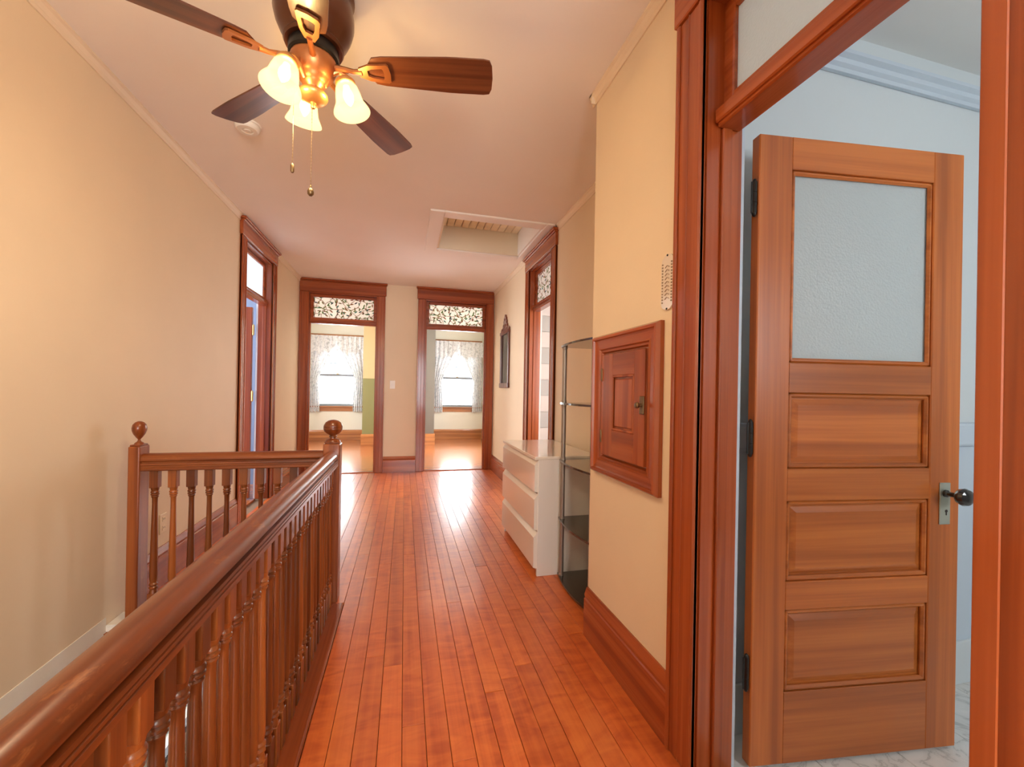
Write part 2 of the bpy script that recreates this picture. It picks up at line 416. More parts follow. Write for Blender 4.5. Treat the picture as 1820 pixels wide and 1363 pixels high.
# ------------------------------------------------------------------ floor with planks
fl = MB()
fl.box(-.345, .90, .0, 6.31, -.25, -.02); fl.box(.90, 1.42, 1.9, 6.31, -.25, -.02); fl.box(-1.52, -.345, 2.47, 6.31, -.25, -.02); fl.box(.9, 1.03, .3, 1.2, -.25, -.0)
floor = st('floor', fl, 'slab_grey', 'glossy orange hardwood strip floor of the hall', 'floor')
P0, PW = .013, .0793
fixed = {-1: [1.87], 2: [1.34], 3: [2.35], -2: [1.95], 4: [1.62], 6: [1.75], 7: [2.2]}
for k in range(-18, 17):
    x0, x1 = P0+PW*k, P0+PW*(k+1)
    if x1 <= -.33: x1 = min(x1, -.345); ys = 2.478
    elif x0 >= .89: x0 = max(x0, .89); ys = 1.9
    else: x0 = max(x0, -.345); ys = .295
    if k == -5: x0, x1 = P0+PW*-5, P0+PW*-4; ys = 2.478
    if k == -18: x0 = -1.40
    x1 = min(x1, 1.30)
    if x1-x0 < .01: continue
    cuts = [ys]; y = ys
    fx = list(fixed.get(k, []))
    while True:
        y += fx.pop(0)-y if fx else random.uniform(.9, 2.3)
        if y > 6.25-.45: break
        cuts.append(y)
    cuts.append(6.235)
    for a, b in zip(cuts, cuts[1:]):
        g = .0009
        dz = random.uniform(-.0006, .0004)
        obj('plank', MB().box(x0+g, x1-g, a+g*.7, b-g*.7, -.02, dz, .0010), 'plank_wood', floor, origin=((x0+x1)/2, (a+b)/2, 0))
# nosing boards around the stairwell
obj('nosing', MB().box(-.445, -.3055, .30, 2.475, -.022, .004, .010, 3), 'trim_y', floor, label='worn red nosing board under the balusters')
obj('nosing', MB().box(-1.33, -.345, 2.462, 2.62, -.022, .004, .010, 3), 'trim_x', floor)
obj('fascia', MB().box(-.366, -.3455, .30, 2.452, -.30, -.022), 'trim_y', floor)
obj('fascia', MB().box(-1.396, -.345, 2.452, 2.469, -.30, -.022), 'trim_x', floor)
# door sills
for i, (a, b) in enumerate(((-1.278, -.404), (.29, 1.171))):
    obj('threshold', MB().box(a, b, 6.19, 6.31, -.01, .012, .006), 'trim_x', floor)

# stairwell enclosure and stair
sw = MB(); sw.box(-.37, -.25, .0, 4.6, -2.9, -.25); sw.box(-1.52, -.25, 4.6, 4.72, -2.9, -.25); sw.box(-1.52, -.25, -.12, .0, -2.9, -.25)
sw.box(-1.52, -.35, .0, .29, -.25, 0)
st('wall_stairwell', sw, 'lower_plaster', 'pale plaster enclosing the stairwell below the hall floor')
st('floor_lower', MB().box(-1.52, -.25, -.12, 4.72, -3.0, -2.9), 'stair_wood', 'wooden floor at the foot of the stair', 'floor')
stair = thing('staircase', 'wooden stair descending beneath the banister', 'stairs', (-.88, .3, -2.9))
for i in range(14):
    zt = -.19*(i+1); y = .32+.262*i
    obj('tread', MB().box(-1.39, -.38, y, y+.285, zt-.03, zt, .008, 2), 'stair_wood', stair)
    obj('riser', MB().box(-1.39, -.38, y, y+.02, zt, zt+.16), 'trim_x', stair)
# little stairwell window seen between the balusters
wn = thing('window_3', 'small bright window low in the stairwell glimpsed between balusters', 'window', (-1.45, 3.24, -1.12), kind='structure')
f_ = MB(); f_.box(-1.42, -1.385, 2.96, 2.99, -1.14, -.60); f_.box(-1.42, -1.385, 3.49, 3.52, -1.14, -.60); f_.box(-1.42, -1.385, 2.96, 3.52, -1.14, -1.10); f_.box(-1.42, -1.385, 2.96, 3.52, -.64, -.60)
obj('window_frame', f_, 'sash_white', wn); part_box('pane', wn, 'window_glass', -1.47, -1.466, 2.98, 3.5, -1.12, -.62)

# ------------------------------------------------------------------ baseboards and crown mouldings
def base_profile(h=.228):
    return [(0, 0), (.022, 0), (.022, h-.055), (.017, h-.050), (.020, h-.035), (.012, h-.012), (.008, h), (0, h)]
def run(mb, p0, p1, prof, z0=0, side=1):
    p0 = Vector((*p0, 0)); p1 = Vector((*p1, 0)); d = (p1-p0).normalized(); nrm = Vector((-d.y, d.x, 0))*side
    L = (p1-p0).length
    mb.prism(prof, lambda a, b, t: p0+d*t+nrm*a+Vector((0, 0, z0+b)), 0, L)
    return mb
bb = run(MB(), (-1.40, 2.66), (-1.40, 4.066), base_profile(), 0, -1); run(bb, (-1.40, 5.079), (-1.40, 6.17), base_profile(), 0, -1)
st('baseboard_left', bb, 'trim_y', 'tall dark baseboard along the left wall behind the railing', 'baseboard')
bb = run(MB(), (-.282, 6.19), (.168, 6.19), base_profile(), 0, -1)
st('baseboard_far', bb, 'trim_x', 'short dark baseboard between the two far doorways', 'baseboard')
bb = run(MB(), (.90, 1.90), (.90, 1.232), base_profile(.235), 0, -1)
st('baseboard_right', bb, 'trim_y', 'tall reddish baseboard below the small wooden hatch', 'baseboard')
bb = run(MB(), (1.30, 6.17), (1.30, 4.435), base_profile(), 0, -1); run(bb, (1.30, 3.48), (1.30, 1.90), base_profile(), 0, -1)
run(bb, (1.276, 1.90), (.91, 1.90), base_profile(), 0, -1)
st('baseboard_recess', bb, 'trim_y', 'dark baseboard along the recessed right wall behind the dresser', 'baseboard')
crown = [(0, 0), (.006, 0), (.010, .012), (.010, .018), (.020, .034), (.028, .040), (.028, .050), (0, .050)]
cr = run(MB(), (-1.40, .29), (-1.40, 6.19), crown, H-.05, -1)
st('trim_2', cr, 'crown_paint', 'slim painted crown moulding along the left wall', 'crown moulding')
cr = run(MB(), (.90, 1.93), (.90, .29), crown, H-.05, -1); run(cr, (1.30, 3.47), (1.30, 1.90), crown, H-.05, -1); run(cr, (1.30, 6.19), (1.30, 4.50), crown, H-.05, -1)
run(cr, (1.30, 1.90), (.872, 1.90), crown, H-.05, -1)
st('trim_3', cr, 'crown_paint', 'slim painted crown moulding along the stepped right wall', 'crown moulding')

# ------------------------------------------------------------------ door frames with transoms
def doorway(name, label, O, U, V, W, T, zbar, zhead, ztop, pane, cw=.12, ovl=.012, ovr=.012, wood_='trim', ua='y', barh=.055, back=None, capov=.028):
    O = Vector((*O, 0)); U = Vector((*U, 0)); V = Vector((*V, 0))
    root = thing(name, label, 'door frame', O+U*W/2, kind='structure')
    def bx(mb, u0, u1, v0, v1, z0, z1, b=0):
        a = O+U*u0+V*v0; c = O+U*u1+V*v1
        return mb.box(a.x, c.x, a.y, c.y, z0, z1, b)
    wz, wu = wood_+'_z', wood_+'_'+ua
    for s, u0, u1 in ((0, -cw, -.006), (1, W+.006, W+cw)):
        mb = MB(); bx(mb, u0, u1, -.018, 0, 0, zhead+.012, .003)
        o0, o1 = (u0, u0+.018) if s == 0 else (u1-.018, u1)
        bx(mb, o0, o1, -.026, -.001, 0, zhead+.012, .004)
        i0, i1 = (u1-.020, u1) if s == 0 else (u0, u0+.020)
        bx(mb, i0, i1, -.023, -.001, 0, zhead+.012, .005)
        m0 = u0+.055 if s == 0 else u1-.061
        bx(mb, m0, m0+.006, -.0205, -.001, 0, zhead+.012, .002)
        obj('casing', mb, wz, root)
    obj('head_casing', bx(MB(), -cw-ovl, W+cw+ovr, -.028, 0, zhead+.014, ztop-.035, .004), wu, root)
    mb = MB(); bx(mb, -cw-ovl*2.2, W+cw+ovr*2.2, -.028-capov, 0, ztop-.022, ztop, .004); bx(mb, -cw-ovl*1.5, W+cw+ovr*1.5, -.028-capov*.5, 0, ztop-.037, ztop-.020, .006)
    obj('cornice', mb, wu, root)
    obj('jamb', bx(MB(), -.02, 0, 0, T, 0, zhead+.02), wz, root); obj('jamb', bx(MB(), W, W+.02, 0, T, 0, zhead+.02), wz, root)
    obj('head_jamb', bx(MB(), 0, W, 0, T, zhead, zhead+.02), wu, root)
    sd = T-.045
    for u0, u1 in ((0, .012), (W-.012, W)): obj('door_stop', bx(MB(), u0, u1, sd-.035, sd, 0, zbar, .003), wz, root)
    mb = MB(); bx(mb, 0, W, .035, T-.012, zbar, zbar+barh, .005); bx(mb, 0, W, .025, .040, zbar+.012, zbar+barh-.010, .004)
    obj('transom_bar', mb, wu, root)
    z0, z1 = zbar+barh, zhead; v0, v1 = .055, .09; fwid = .042
    sash = MB()
    bx(sash, 0, fwid, v0, v1, z0, z1, .004); bx(sash, W-fwid, W, v0, v1, z0, z1, .004); bx(sash, fwid, W-fwid, v0, v1, z0, z0+.03, .004); bx(sash, fwid, W-fwid, v0, v1, z1-fwid, z1, .004)
    obj('transom_sash', sash, wu, root)
    obj('pane', bx(MB(), fwid-.005, W-fwid+.005, .070, .074, z0+.025, z1-fwid+.005), pane, root)
    if back:
        for u0, u1 in ((-.10, -.006), (W+.006, W+.10)): obj('room_casing', bx(MB(), u0, u1, T, T+.02, 0, zhead+.10, .004), back, root)
        obj('room_casing', bx(MB(), -.10, W+.10, T, T+.022, zhead+.006, zhead+.12, .004), back, root)
    return root
doorway('trim_4', 'wooden door frame at far left with painted leaf transom', (-1.278, 6.19), (1, 0), (0, 1), .874, .12, 2.08, 2.49, 2.678, 'leaf_glass_x', ua='x', ovl=.0)
doorway('trim_5', 'wooden door frame at far right with painted leaf transom', (.29, 6.19), (1, 0), (0, 1), .881, .12, 2.08, 2.49, 2.678, 'leaf_glass_x', ua='x', ovr=.0)
doorway('trim_6', 'wooden door frame in left wall with plain frosted transom', (-1.40, 4.19), (0, 1), (-1, 0), .765, .12, 2.055, 2.50, 2.668, 'transom_glass', back='white_trim')
doorway('trim_7', 'wooden door frame beside the dresser with narrow leaf transom', (1.30, 3.61), (0, 1), (1, 0), .70, .12, 2.06, 2.49, 2.655, 'leaf_glass_y', back='pink_light')
doorway('trim_8', 'large wooden bathroom door frame with pebbled glass transom on the right', (.90, 1.105), (0, -1), (1, 0), .775, .13, 2.035, 2.43, 2.62, 'transom_glass', cw=.13, back='bath_trim', barh=.065, ovr=0)

# ------------------------------------------------------------------ far rooms
def room(name, x0, x1, y0, y1, h, mat, holes, label, cmat='ceiling_paint', skip=()):
    """four thin walls (left/right/front/back given as segments) and a ceiling"""
    pass
fr = MB(); fr.box(-2.7, 1.96, 6.31, 10.24, -.1, 0)
st('floor_far', fr, 'room_floor', 'shiny wooden floor of the two far bedrooms', 'floor')
st('ceiling_far', MB().box(-2.7, 1.96, 6.31, 10.24, H, H+.1), 'far_cream', 'pale ceiling of the far bedrooms', 'ceiling')
WX = ((-1.95, -1.01), (.77, 1.71)); WZ = (.78, 2.28)
wb = MB()
xs = [-2.7, WX[0][0], WX[0][1], WX[1][0], WX[1][1], 1.96]
for a, b in ((xs[0], xs[1]), (xs[2], xs[3]), (xs[4], xs[5])): wb.box(a, b, 10.12, 10.24, 0, H)
for a, b in WX: wb.box(a, b, 10.12, 10.24, 0, WZ[0]); wb.box(a, b, 10.12, 10.24, WZ[1], H)
st('wall_window_side', wb, 'far_cream', 'pale cream wall with the two bright curtained windows')
sd = MB()
for xa, xb in ((-2.7, -2.58), (1.874, 1.96)):
    sd.box(xa, xb, 6.31, 7.2, 0, H); sd.box(xa, xb, 8.4, 10.12, 0, H); sd.box(xa, xb, 7.2, 8.4, 0, .65); sd.box(xa, xb, 7.2, 8.4, 2.35, H)  # unseen side openings added to fill the bedrooms with daylight
sd.box(-.16, -.04, 6.31, 9.14, 0, H)
sd.box(-2.7, -1.52, 6.19, 6.31, 0, H); sd.box(1.42, 1.96, 6.19, 6.31, 0, H)
st('wall_bedrooms', sd, 'far_cream', 'cream side walls of the far bedrooms')
cb = thing('wall_chimney', 'painted chimney breast standing between the two far windows', 'wall', (-.1, 9.6, 0), kind='structure')
part_box('upper_paint', cb, 'tan_paint', -.84, -.1, 9.13, 10.12, 1.40, H); part_box('lower_paint', cb, 'olive_paint', -.84, -.1, 9.13, 10.12, 0, 1.40)
part_box('grey_side', cb, 'grey_paint', -.1, .63, 9.13, 10.12, 0, H)
bb = run(MB(), (-2.58, 10.12), (-.84, 10.12), base_profile(.24), 0, -1); run(bb, (.63, 10.12), (1.874, 10.12), base_profile(.24), 0, -1)
run(bb, (-.862, 9.13), (.652, 9.13), base_profile(.24), 0, -1); run(bb, (-.84, 10.12), (-.84, 9.13), base_profile(.24), 0, -1); run(bb, (.63, 9.13), (.63, 10.12), base_profile(.24), 0, -1)
run(bb, (1.874, 10.12), (1.874, 6.31), base_profile(.24), 0, -1)
st('baseboard_bedrooms', bb, 'honey_x', 'orange wooden baseboard in the far bedrooms', 'baseboard')

def window(n, x0, x1, label):
    xc = (x0+x1)/2; z0, z1 = WZ
    w_ = thing('window_%d' % n, label, 'window', (xc, 10.12, z0), kind='structure')
    for a, b in ((x0-.11, x0), (x1, x1+.11)): obj('casing', MB().box(a, b, 10.098, 10.12, z0, z1+.0, .004), 'honey_z', w_)
    obj('head_casing', MB().box(x0-.12, x1+.12, 10.094, 10.12, z1, z1+.12, .004), 'honey_x', w_)
    obj('sill', MB().box(x0-.13, x1+.13, 10.06, 10.14, z0-.03, z0, .006), 'honey_x', w_)
    obj('apron', MB().box(x0-.10, x1+.10, 10.10, 10.12, z0-.12, z0-.03, .004), 'honey_x', w_)
    zm = 1.48
    for yy, a, b, nm in ((10.165, z0, zm+.02, 'lower_sash'), (10.20, zm-.02, z1, 'upper_sash')):
        s = MB(); t = .045
        s.box(x0, x0+t, yy, yy+.032, a, b); s.box(x1-t, x1, yy, yy+.032, a, b); s.box(x0+t, x1-t, yy, yy+.032, a, a+.048); s.box(x0+t, x1-t, yy, yy+.032, b-.048, b)
        so = obj(nm, s, 'sash_white', w_)
        obj('pane', MB().box(x0+t, x1-t, yy+.014, yy+.017, a+.04, b-.04), 'window_glass', so)
    obj('sash_lock', MB().box(xc-.03, xc+.03, 10.15, 10.18, zm+.02, zm+.045, .006), 'brass', w_)
    obj('storm_rail', MB().box(x0, x1, 10.235, 10.25, 1.74, 1.765), 'sash_white', w_)
window(1, *WX[0], 'left sash window in far bedroom with bright sky behind')
window(2, *WX[1], 'right sash window in far bedroom with bright sky behind')

def curtains(xc, label):
    hw = .60; zt = 2.36; zb = .655; y0 = 10.055
    t = thing('lace_curtain', label, 'curtain', (xc, y0, zb), group='lace curtains in the far bedrooms')
    obj('curtain_rod', MB().tube([(xc-hw-.03, y0, zt-.015), (xc+hw+.03, y0, zt-.015)], .009, 8), 'brass', t)
    for s in (-1, 1):
        def inner(z):
            if z > 2.05: return .02+(.0 if z > 2.2 else (2.2-z)*.25)
            if z > 1.40: q = (2.05-z)/.65; return .057+(.385-.057)*(q**.85)
            if z > 1.28: return .385
            return .385-.035*min(1, (1.28-z)/.3)
        def fn(a, b):
            z = zt-(zt-zb-.012*math.sin(a*26))*b
            e = inner(z); x = hw-(hw-e)*a
            q = max(0, 1-abs(z-1.34)/.25)
            amp = .016+.012*(1-q)
            return (xc+s*x, y0-.004*q+amp*math.sin(a*34+1.3*s)-.012*a*(1-q), z)
        obj('curtain_panel', MB().grid(fn, 60, 40), 'lace', t, smooth=True)
        obj('tieback', MB().tube([(xc+s*(hw-.01), y0-.03, 1.46), (xc+s*.48, y0-.045, 1.38), (xc+s*.385, y0-.03, 1.34)], .008, 6), 'lace', t)
    def val(a, b):
        x = -hw+2*hw*a
        drop = .30+.10*abs(math.sin(a*PI*2.0+.4))+.04*math.sin(a*40)
        return (xc+x, y0-.035+.014*math.sin(a*74), zt-drop*b)
    obj('valance', MB().grid(val, 110, 8), 'lace', t, smooth=True)
curtains(-1.48, 'white lace curtain pair tied back at the left far window')
curtains(1.24, 'white lace curtain pair tied back at the right far window')

# ------------------------------------------------------------------ blue room behind the left wall
br = MB(); br.box(-3.5, -1.52, 5.7, 5.82, 0, H); br.box(-3.5, -1.52, 3.0, 3.12, 0, H); br.box(-3.62, -3.5, 3.0, 3.7, 0, H); br.box(-3.62, -3.5, 5.1, 5.82, 0, H); br.box(-3.62, -3.5, 3.7, 5.1, 0, .65); br.box(-3.62, -3.5, 3.7, 5.1, 2.35, H)  # window opening out of view, added to let daylight in
st('wall_blue_room', br, 'blue_paint', 'blue painted wall glimpsed through the left doorway')
st('floor_blue_room', MB().box(-3.62, -1.52, 3.0, 5.82, -.1, 0), 'room_floor', 'wooden floor of the blue room through the left doorway', 'floor')
st('ceiling_blue_room', MB().box(-3.62, -1.52, 3.0, 5.82, H, H+.1), 'bath_ceiling', 'ceiling of the blue room', 'ceiling')
# ------------------------------------------------------------------ pale room behind the recess wall
pr = MB(); pr.box(1.42, 1.85, 2.9, 3.02, 0, H); pr.box(2.75, 3.2, 2.9, 3.02, 0, H); pr.box(1.85, 2.75, 2.9, 3.02, 0, .9); pr.box(1.85, 2.75, 2.9, 3.02, 2.1, H); pr.box(1.42, 3.2, 5.08, 5.2, 0, H); pr.box(3.2, 3.32, 2.9, 5.2, 0, H)  # window gap out of view, added so daylight strikes the far jamb
wp = st('wall_pale_room', pr, 'pink_light', 'pale pink wall of stacked light and grey panels seen past the dresser')
for r in range(11):
    for c in range(2):
        x0 = 1.50+c*.40+(.0 if r % 2 else .0)
        obj('panel', MB().box(x0, x0+.39, 5.062, 5.08, .12+.205*r, .12+.205*r+.197, .003), ('pink_light', 'pink_grey')[r % 2], wp)
st('floor_pale_room', MB().box(1.42, 3.32, 2.9, 5.2, -.1, 0), 'room_floor', 'wooden floor of the pale room past the dresser', 'floor')
st('ceiling_pale_room', MB().box(1.42, 3.32, 2.9, 5.2, H, H+.1), 'bath_ceiling', 'ceiling of the pale room past the dresser', 'ceiling')

# ------------------------------------------------------------------ bathroom
bt = MB(); bt.box(1.42, 3.0, 1.24, 1.36, 0, 2.6); bt.box(1.031, 1.43, 1.238, 1.252, 0, 2.6); bt.box(3.0, 3.12, -1.2, 1.36, 0, 2.6)
bt.box(1.03, 1.55, -1.32, -1.2, 0, 2.6); bt.box(2.35, 3.12, -1.32, -1.2, 0, 2.6); bt.box(1.55, 2.35, -1.32, -1.2, 0, 1.29); bt.box(1.55, 2.35, -1.32, -1.2, 2.01, 2.6)  # unseen opening added so daylight reaches the door leaf and back wall
bt.box(1.03, 1.034, 1.23, 1.24, 0, 2.6)
wall_bath = st('wall_bathroom', bt, 'bath_wall', 'cool white bathroom wall behind the open door')
st('ceiling_bathroom', MB().box(1.03, 3.12, -1.32, 1.36, 2.6, 2.7), 'bath_ceiling', 'white bathroom ceiling', 'ceiling')
wd = MB(); wd.box(1.085, 3.0, 1.226, 1.238, 0, 1.0)
wn_ = tag(obj('wainscot', wd, 'bath_trim'), 'pale blue painted wainscot with chair rail behind the open door', 'wainscot', kind='structure')
wn_.name = 'trim_9'
obj('chair_rail', MB().box(1.085, 3.0, 1.205, 1.238, 1.0, 1.10, .012, 2), 'bath_trim', wn_)
obj('base_tile', MB().box(1.085, 3.0, 1.215, 1.238, 0, .18, .004), 'bath_wall', wn_)
pc = run(MB(), (3.0, 1.238), (1.032, 1.238), [(0, 0), (.014, 0), (.018, .012), (.030, .020), (.034, .034), (.050, .042), (.050, .056), (0, .06)], 2.44, 1)
st('trim_10', pc, 'bath_trim', 'blue grey picture rail moulding high on the bathroom wall', 'moulding')
fb = st('floor_bathroom', MB().box(1.03, 3.12, -1.32, 1.36, -.1, -.012), 'slab_grey', 'white marble tile floor of the bathroom', 'floor')
for i in range(7):
    for j in range(9):
        x0 = 1.032+.302*i; y0 = 1.236-.302*(j+1)
        if x0 > 2.95 or y0 < -1.25: continue
        obj('tile', MB().box(x0+.001, min(x0+.301, 2.998), y0+.001, y0+.301, -.012, 0, .0015), 'marble_tile', fb, origin=(x0, y0, 0))

# ------------------------------------------------------------------ unseen room and window added behind the viewer for daylight
bk = MB(); bk.box(-1.52, -1.40, -2.5, .15, 0, H); bk.box(-1.52, -.35, -2.62, -2.5, 0, H); bk.box(.85, .9, -2.62, -2.5, 0, H); bk.box(-.35, .85, -2.62, -2.5, 0, .6); bk.box(-.35, .85, -2.62, -2.5, 2.3, H)
st('wall_behind', bk, 'cream_paint', 'cream walls of the unseen room added behind the viewer')
st('floor_behind', MB().box(-1.52, .9, -2.62, .29, -.1, -.001), 'room_floor', 'wooden floor of the unseen room added behind the viewer', 'floor')
st('ceiling_behind', MB().box(-1.52, 1.06, -2.62, -.0, H, H+.1), 'ceiling_paint', 'ceiling of the unseen room added behind the viewer', 'ceiling')

# ------------------------------------------------------------------ panelled door leaves
def leaf(root, Wd, Hd, mats, glass, zlay, th=.036, panels=3):
    """local: hinge edge at x=0, leaf along +x, visible face at y=0, thickness towards +y. zlay: list of (kind,z0,z1)"""
    mz, mx = mats; sw_ = .118
    for a, b in ((.0, sw_), (Wd-sw_, Wd)): obj('stile', MB().box(a, b, 0, th, 0, Hd, .003), mz, root, local=True)
    edges = [0]+[q for _, z0, z1 in zlay for q in (z0, z1)]+[Hd]
    for a, b in zip(edges[::2], edges[1::2]): obj('rail', MB().box(sw_-.001, Wd-sw_+.001, .0006, th-.0006, a, b, .002), mx, root, local=True)
    for kind, z0, z1 in zlay:
        x0, x1 = sw_, Wd-sw_
        if kind == 'glass':
            obj('pane', MB().box(x0-.004, x1+.004, th/2-.003, th/2+.003, z0-.004, z1+.004), glass, root, local=True)
            d = .012
        else:
            p = MB(); p.box(x0-.003, x1+.003, .016, th-.012, z0-.003, z1+.003)
            # raised field
            A = [(x0+.022, z0+.022), (x1-.022, z0+.022), (x1-.022, z1-.022), (x0+.022, z1-.022)]
            B = [(x0+.040, z0+.040), (x1-.040, z0+.040), (x1-.040, z1-.040), (x0+.040, z1-.040)]
            va = [p.bm.verts.new((a, .0158, b)) for a, b in A]; vb = [p.bm.verts.new((a, .0085, b)) for a, b in B]
            for k in range(4): p.bm.faces.new((va[k], va[(k+1) % 4], vb[(k+1) % 4], vb[k]))
            p.bm.faces.new(vb)
            obj('panel', p, mx, root, local=True); d = .016
        mo = MB(); q = .016
        for (a0, a1, b0, b1) in ((x0, x1, z0, z0+q), (x0, x1, z1-q, z1), (x0, x0+q, z0, z1), (x1-q, x1, z0, z1)):
            mo.box(a0, a1, .003, d+.004, b0, b1, .006)
        obj('bead', mo, mx, root, local=True)
def hinge(root, z, mat='dark_metal', tip='white_trim', h=.10, x=-.012, y=.006):
    g = MB(); g.lathe([(.0, -h/2-.012), (.005, -h/2-.008), (.007, -h/2), (.008, -h/2), (.008, -h/6-.001), (.0065, -h/6), (.008, -h/6+.001), (.008, h/6-.001), (.0065, h/6), (.008, h/6+.001), (.008, h/2), (.007, h/2), (.005, h/2+.008), (0, h/2+.012)], x, y, z, 12)
    g.box(x+.004, .03, y+.004, y+.007, z-h/2, z+h/2); g.box(x-.012, x-.004, y-.003, y+.0, z-h/2, z+h/2)
    obj('hinge', g, mat, root, local=True, smooth=True)
d1 = thing('door_1', 'open wooden bathroom door with pebbled glass pane over three panels', 'door', (1.085, 1.090, .012), (0, 0, math.radians(-7.2)), kind='structure')
leaf(d1, .766, 2.025, ('door_z', 'door_x'), 'pebbled_glass', [('panel', .230, .495), ('panel', .586, .847), ('panel', .951, 1.198), ('glass', 1.295, 1.920)])
for z in (.30, 1.05, 1.82): hinge(d1, z)
pl = obj('lock_plate', MB().box(.706-.021, .706+.021, -.004, 0, .760, .902, .002), 'nickel_plate', d1, local=True)
obj('keyhole', MB().lathe([(0, 0), (.005, 0), (.005, .0012), (0, .0012)], 0, 0, 0, 10).xf(Matrix.Translation((.710, -.0038, .806)) @ Matrix.Rotation(PI/2, 4, 'X')).box(.708, .712, -.005, -.0038, .792, .806), 'dark_slot', pl, local=True)
kn = MB().lathe([(0, -.002), (.013, -.002), (.012, .008), (.008, .012), (.008, .032), (.014, .036), (.025, .044), (.029, .056), (.025, .066), (.013, .072), (0, .073)], 0, 0, 0, 20).xf(Matrix.Translation((.706, -.002, .866)) @ Matrix.Rotation(PI/2, 4, 'X'))
obj('knob', kn, 'black_glass_knob', d1, local=True, smooth=True, label='black door knob')
d2 = thing('door_2', 'dark wooden door standing open inside the blue room', 'door', (-1.572, 4.94, .012), (0, 0, math.radians(180-2)), kind='structure')
d2.scale = (1, -1, 1)
leaf(d2, .75, 2.02, ('trim_z', 'trim_x'), 'pebbled_glass', [('panel', .2, .5), ('panel', .6, .9), ('panel', 1.0, 1.25), ('panel', 1.35, 1.9)])
for z in (.40, 1.08, 1.78): hinge(d2, z, 'brass')

# ------------------------------------------------------------------ attic hatch
ah = thing('attic_hatch', 'white framed attic hatch recess in the ceiling with beadboard lid', 'hatch', (.74, 4.0, H))
z0 = H-.014
for b in ((.18, .30, 3.47, 4.50, 'trim'), (.30, 1.19, 3.47, 3.59, 'trim'), (.30, 1.19, 4.42, 4.50, 'trim'), (1.19, 1.272, 3.47, 4.50, 'trim')):
    obj('frame', MB().box(b[0], b[1], b[2], b[3], z0, H+.004, .005), 'hatch_paint', ah)
obj('shaft_side', MB().box(.302, .318, 3.59, 4.42, H, 2.95), 'hatch_cream', ah); obj('shaft_side', MB().box(1.172, 1.188, 3.59, 4.42, H, 2.95), 'hatch_paint', ah)
obj('shaft_side', MB().box(.302, 1.188, 4.404, 4.418, H, 2.95), 'hatch_cream', ah); obj('shaft_side', MB().box(.302, 1.188, 3.592, 3.606, H, 2.95), 'hatch_cream', ah)
for i in range(11):
    x0 = .318+i*(.854/11)
    obj('board', MB().box(x0+.0025, x0+.854/11-.0025, 3.606, 4.404, 2.918, 2.936, .006), 'bead_board', ah)
obj('lid_backing', MB().box(.302, 1.188, 3.59, 4.42, 2.937, 2.95), 'dark_slot', ah)

# ------------------------------------------------------------------ banister
bn = thing('banister', 'dark wooden stairwell banister with turned balusters and ball topped newels', 'banister', (-.39, 2.53, 0))
def rail_prof(top=.846):
    P = [(.037*math.cos(PI*k/10), top-.031+.031*math.sin(PI*k/10)) for k in range(11)]
    L = [(-.036, top-.036), (-.030, top-.041), (-.027, top-.043), (-.027, top-.047), (-.036, top-.049), (-.037, top-.056), (-.034, top-.0575), (-.034, top-.0595), (-.037, top-.061), (-.037, top-.067),
         (-.034, top-.0685), (-.034, top-.0705), (-.037, top-.072), (-.037, top-.084), (-.033, top-.088)]
    return P+L+[(-a, b) for a, b in L[::-1]]
RX, RY = -.387, 2.53
pf = rail_prof()
obj('handrail', MB().prism(pf, lambda a, b, t: Vector((RX+a, t, b)), .344, RY-.044), 'rail_y', bn, smooth=True)
obj('handrail', MB().prism(pf, lambda a, b, t: Vector((t, RY+a, b)), -1.285, RX-.044), 'rail_x', bn, smooth=True)
def baluster_mesh():
    m = MB(); q = .019
    m.box(-q, q, -q, q, .665, .762, .002)
    m.box(-q, q, -q, q, .0, .125, .002)
    pr_ = [(.019, .672), (.0165, .655), (.015, .650), (.0185, .645), (.0185, .640), (.0145, .637), (.018, .633), (.018, .628), (.0135, .624), (.0165, .620), (.012, .612),
           (.0115, .58), (.013, .48), (.0155, .36), (.0175, .24), (.0175, .20), (.014, .178), (.019, .172), (.019, .166), (.014, .161), (.019, .155), (.019, .149), (.014, .144), (.018, .125)]
    m.lathe(pr_, n=12)
    me = m.mesh('baluster', smooth=True); me.materials.append(M('baluster_wood')); return me
bal = baluster_mesh()
def put_bal(x, y):
    o = bpy.data.objects.new('baluster', bal); COL.objects.link(o); o.parent = bn; o.location = Vector((x, y, .003))-wloc(bn)
y = .42
while y < RY-.075: put_bal(RX, y); y += .0653
x = -1.233
while x < RX-.08: put_bal(x, RY); x += .0812
def newel(cx, w0, label, fin):
    n = obj('newel_post', MB().box(cx-w0/2, cx+w0/2, RY-.045, RY+.045, 0, .885, .006, 2), 'rail_z', bn)
    return n
n1 = newel(RX, .088, '', None)
obj('newel_post', MB().box(RX-.044, RX+.044, .256, .344, 0, .885, .006, 2), 'rail_z', bn)
fin = MB(); fin.box(RX-.038, RX+.038, RY-.038, RY+.038, .884, .896, .004)
fin.lathe([(.040, .894), (.038, .900), (.030, .908), (.017, .912), (.016, .918), (.022, .922), (.021, .926), (.016, .929), (.018, .932), (.034, .940), (.046, .952), (.0505, .966), (.0505, .968), (.0495, .970), (.0495, .972), (.0505, .974), (.0490, .986), (.040, 1.002), (.026, 1.012), (.010, 1.017), (0, 1.018)], RX, RY, 0, 28)
obj('ball_finial', fin, 'rail_z', n1, smooth=True)
n2 = newel(-1.306, .050, '', None)
fin = MB(); fin.box(-1.329, -1.284, RY-.036, RY+.036, .884, .893, .003)
